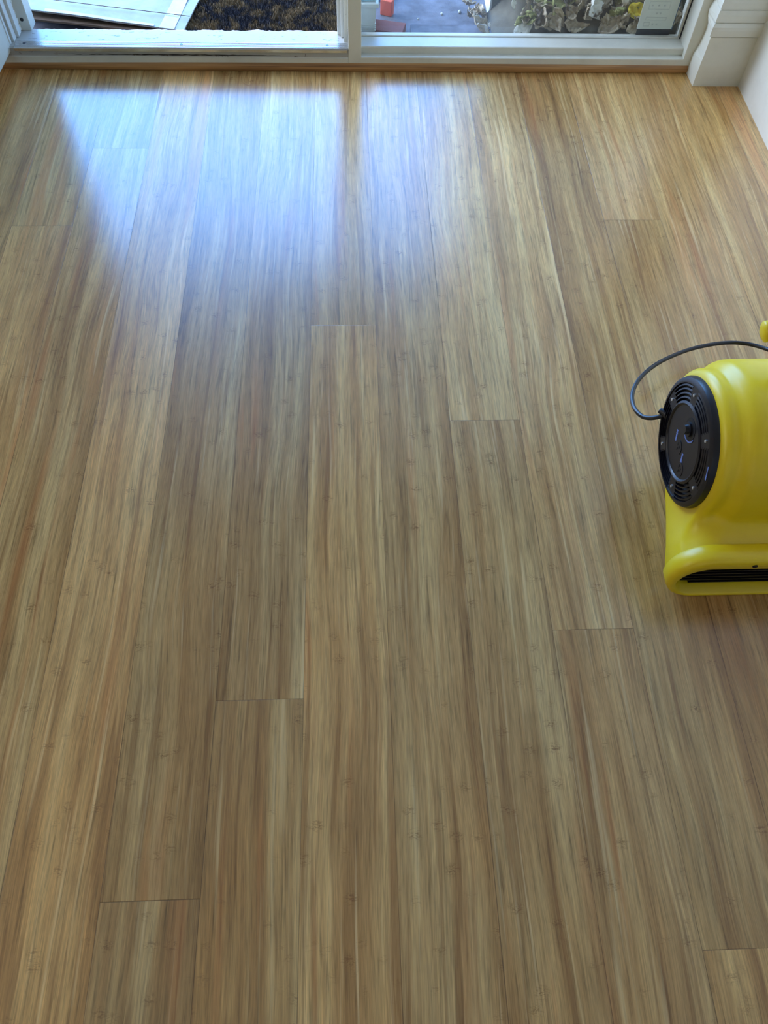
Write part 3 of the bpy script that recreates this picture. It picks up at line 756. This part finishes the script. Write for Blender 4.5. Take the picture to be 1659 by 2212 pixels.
# mouth rim: rounded frame with an opening
def rrect(x0, x1, z0, z1, r, n=8):
    out = []
    for cx, cz, a0 in ((x1-r, z1-r, 0), (x0+r, z1-r, 90), (x0+r, z0+r, 180), (x1-r, z0+r, 270)):
        for k in range(n+1):
            a = R(a0+90*k/n); out.append((cx+r*math.cos(a), cz+r*math.sin(a)))
    return out
XN0, XN1 = .6125, 2*CX-.6125
stack = [(.592, rrect(XN0+.006, XN1-.006, .006, .126, .058)), (.586, rrect(XN0, XN1, .001, .132, .062)), (.566, rrect(XN0-.001, XN1+.001, .0005, .133, .063)), (.558, rrect(XN0+.002, XN1-.002, .002, .130, .06)), (.5555, rrect(XN0+.006, XN1-.006, .006, .124, .056)),
         (.556, rrect(XN0+.014, XN1-.014, .010, .106, .046)), (.559, rrect(XN0+.017, XN1-.017, .012, .103, .044)), (.597, rrect(XN0+.019, XN1-.019, .014, .102, .043))]
bm = bmesh.new(); rings = [[bm.verts.new((x, y, z)) for x, z in rr] for y, rr in stack]
n = len(rings[0])
for a, b_ in zip(rings, rings[1:]):
    for i in range(n): bm.faces.new((a[i], a[(i+1) % n], b_[(i+1) % n], b_[i]))
link('outlet_rim', bm, M['yellow'], fan, smooth=True, autosmooth=60)
bm = bmesh.new(); v = [bm.verts.new((x, .592, z)) for x, z in rrect(XN0+.0195, XN1-.0195, .0145, .1015, .042)]; bm.faces.new(v)
r_ = bmesh.ops.extrude_face_region(bm, geom=list(bm.faces)); bmesh.ops.translate(bm, verts=[q_ for q_ in r_['geom'] if isinstance(q_, bmesh.types.BMVert)], vec=(0, .004, 0))
link('outlet_interior', bm, M['black_deep'], fan)
bm = bmesh.new()
for k in range(8):
    z = .020+.0105*k; ins = .0
    h = abs(z-.058); wx = .0 if h < .01 else (.044-math.sqrt(max(0, .044**2-min(.0435, h*1.08)**2)))
    box(bm, XN0+.024+wx, XN1-.024-wx, .574, .591, z, z+.0022)
for k in range(11):
    x = XN0+.055+k*.0285; box(bm, x, x+.002, .578, .592, .0155, .1005)
link('outlet_grille', bm, M['black'], fan)
for xs in (.7365, 2*CX-.7365):
    bm = bmesh.new(); cyl(bm, (xs, .5565, .1165), (0, -1, -.0), .0042, .0022, 16); link('screw', bm, M['black_deep'], fan)
# feet
for xs in (.72, .90):
    for ys in (.60, .82):
        bm = bmesh.new(); cyl(bm, (xs, ys, 0), (0, 0, 1), .012, .0085 if ys < .7 else .052, 16); link('foot_or_shade', bm, M['black'], fan)
# side grille (near side) and its twin
def grille(sgn):
    X0 = CX+sgn*(CX-.6555)
    def P(u, v, d): return Vector((X0+sgn*d, CY+u, CZ+v))      # d = height off the side
    root = None
    def lathe(prof, n=72):
        bm = bmesh.new(); rings = []
        for r_, d in prof: rings.append([bm.verts.new(P(r_*math.cos(2*math.pi*k/n), r_*math.sin(2*math.pi*k/n), d)) for k in range(n)])
        for a, b_ in zip(rings, rings[1:]):
            for k in range(n): bm.faces.new((a[k], a[(k+1) % n], b_[(k+1) % n], b_[k]))
        return bm, rings
    bm, rings = lathe([(.1115, -.004), (.112, .003), (.1095, .0095), (.1035, .0125), (.1005, .0125), (.100, .004), (.071, .003), (.0705, .0125), (.0665, .0145), (.0645, .0135), (.0630, .0115), (.0185, .0115)])
    # hub recess offset handled by separate part; close centre
    bm.faces.new(rings[-1])
    gr = link('side_grille', bm, M['black'], fan, smooth=True, autosmooth=35)
    def arc(r_, a0, a1, w_, d0, d1, bm, n=10):
        ring = []
        for k in range(n+1):
            a = R(a0+(a1-a0)*k/n); c, s_ = math.cos(a), math.sin(a)
            ring.append([bm.verts.new(P((r_+dr)*c, (r_+dr)*s_, d)) for dr, d in ((-w_/2, d0), (-w_/2, d1), (w_/2, d1-.001), (w_/2, d0))])
        for a, b_ in zip(ring, ring[1:]):
            for j in range(4): bm.faces.new((a[j], a[(j+1) % 4], b_[(j+1) % 4], b_[j]))
        bm.faces.new(ring[0]); bm.faces.new(ring[-1][::-1])
    for s_ in range(6):
        a0 = 65+60*s_+9; a1 = a0+60-18
        bm = bmesh.new()
        for r_ in (.0765, .0835, .0905, .0970): arc(r_, a0-2, a1+2, .0028, .0, .0120, bm)
        link('louvre', bm, M['black'], gr)
        bm = bmesh.new(); arc(.0855, a1, a1+18, .031, 0, .0118, bm)
        link('spoke', bm, M['black'], gr)
        a = R(65+60*s_); bm = bmesh.new(); c = P(.087*math.cos(a), .087*math.sin(a), .0112)
        cyl(bm, c, (sgn, 0, 0), .0026, .0018, 14); link('screw', bm, M['screw_bright'], gr)
    # socket recess (upper), sockets, printed marks
    bm = bmesh.new(); pc = P(.0, .036, .0114)
    cyl(bm, pc, (sgn, 0, 0), .0195, .0007, 32); rec = link('knob_recess', bm, M['black_deep'], gr)
    bm = bmesh.new(); cyl(bm, P(.002, .034, .0118), (sgn, 0, 0), .0125, .0035, 28); cyl(bm, P(.002, .034, .015), (sgn, 0, 0), .0085, .006, 20, .007); link('control_knob', bm, M['black'], rec, smooth=True, autosmooth=40)
    bm = bmesh.new()
    for k in range(14):
        a = R(188+k*7); c = P(.0215*math.cos(a), .036+.0215*math.sin(a), .0118); cyl(bm, c, (sgn, 0, 0), .0014, .0008, 8)
    link('dial_mark', bm, M['label'], gr)
    for (u, v) in ((.004, -.018), (-.030, -.036)):
        b3 = bmesh.new(); cyl(b3, P(u, v, .0112), (sgn, 0, 0), .0135, .001, 24); sk = link('socket', b3, M['black'], gr)
        b3 = bmesh.new()
        for du, dv in ((-.004, .003), (.004, .003), (0, -.005)):
            q_ = P(u+du, v+dv, .0123); box(b3, q_.x-.0004, q_.x+.0004, q_.y-.0012, q_.y+.0012, q_.z-.003, q_.z+.003)
        link('socket_slot', b3, M['black_deep'], sk)
    # printed marks beside the sockets: short lines of small upright strokes
    def marks(u, v, ang_, n_, h_):
        bm = bmesh.new(); c_, s2 = math.cos(R(ang_)), math.sin(R(ang_)); rg = random.Random(int(u*1e4))
        for k in range(n_):
            t = (k-(n_-1)/2)*.0026; uu, vv = u+t*c_, v+t*s2
            hh = h_*rg.uniform(.7, 1)
            p0 = P(uu-s2*hh/2, vv+c_*hh/2, .0117); p1 = P(uu+s2*hh/2, vv-c_*hh/2, .0117); w_ = Vector((0, c_*.0008, s2*.0010))
            f = bm.faces.new([bm.verts.new(q_) for q_ in (p0-w_, p0+w_, p1+w_, p1-w_)])
            r2 = bmesh.ops.extrude_face_region(bm, geom=[f]); bmesh.ops.translate(bm, verts=[q_ for q_ in r2['geom'] if isinstance(q_, bmesh.types.BMVert)], vec=(sgn*.0004, 0, 0))
        return bm
    link('printed_mark', marks(.024, -.012, -118, 8, .0060), M['label'], gr)
    link('printed_mark', marks(-.022, -.020, -118, 9, .0060), M['label'], gr)
    o = link('printed_mark', marks(-.094, .046, -118, 9, .0060), M['label'], gr)
    return gr
grille(-1); grille(1)
# cord
cord_px = None
pts = [(0.6528, 0.8549, 0.138), (0.6416, 0.8524, 0.132), (0.6262, 0.8563, 0.122), (0.6151, 0.8696, 0.112), (0.6113, 0.9009, 0.1), (0.6206, 0.9418, 0.088), (0.646, 0.9863, 0.076), (0.6867, 1.0298, 0.064), (0.7369, 1.0671, 0.052), (0.7962, 1.0985, 0.042), (0.8622, 1.1176, 0.036), (0.9084, 1.112, 0.04), (0.9407, 1.0809, 0.055), (0.9537, 1.0329, 0.08)]
link('power_cord', tube(pts, .0041, 14), M['cord'], fan, smooth=True)
link('strain_relief', tube([(.6545, .842, .1385), (.648, .852, .1385), (.640, .862, .1365)], lambda t: .0085-.0032*t, 14, res=6), M['black'], fan, smooth=True)
# carrying handle across the top of the drum
bm = tube([(.79, .80, .300), (.782, .815, .330), (.770, .83, .352), (.742, .838, .366), (.715, .842, .370)], lambda t: .020-.004*t if t < .8 else .0168, 18)
for v in bm.verts: v.co.z = CZ+(v.co.z-CZ)
h1 = link('handle', tube([(.716, .832, .364), (.726, .832, .366), (.74, .832, .368), (CX, .832, .370), (2*CX-.74, .832, .368), (2*CX-.726, .832, .366), (2*CX-.716, .832, .364)], lambda t: .0165*min(1, .55+6*min(t, 1-t)), 18), M['yellow'], fan, smooth=True)
bm.free()
for sx in (-1, 1):
    link('handle_post', tube([(CX+sx*.030, .80, .290), (CX+sx*.032, .815, .33), (CX+sx*.034, .83, .372)], lambda t: .024-.009*math.sin(math.pi*min(1, t*1.1)), 16), M['yellow'], fan, smooth=True)
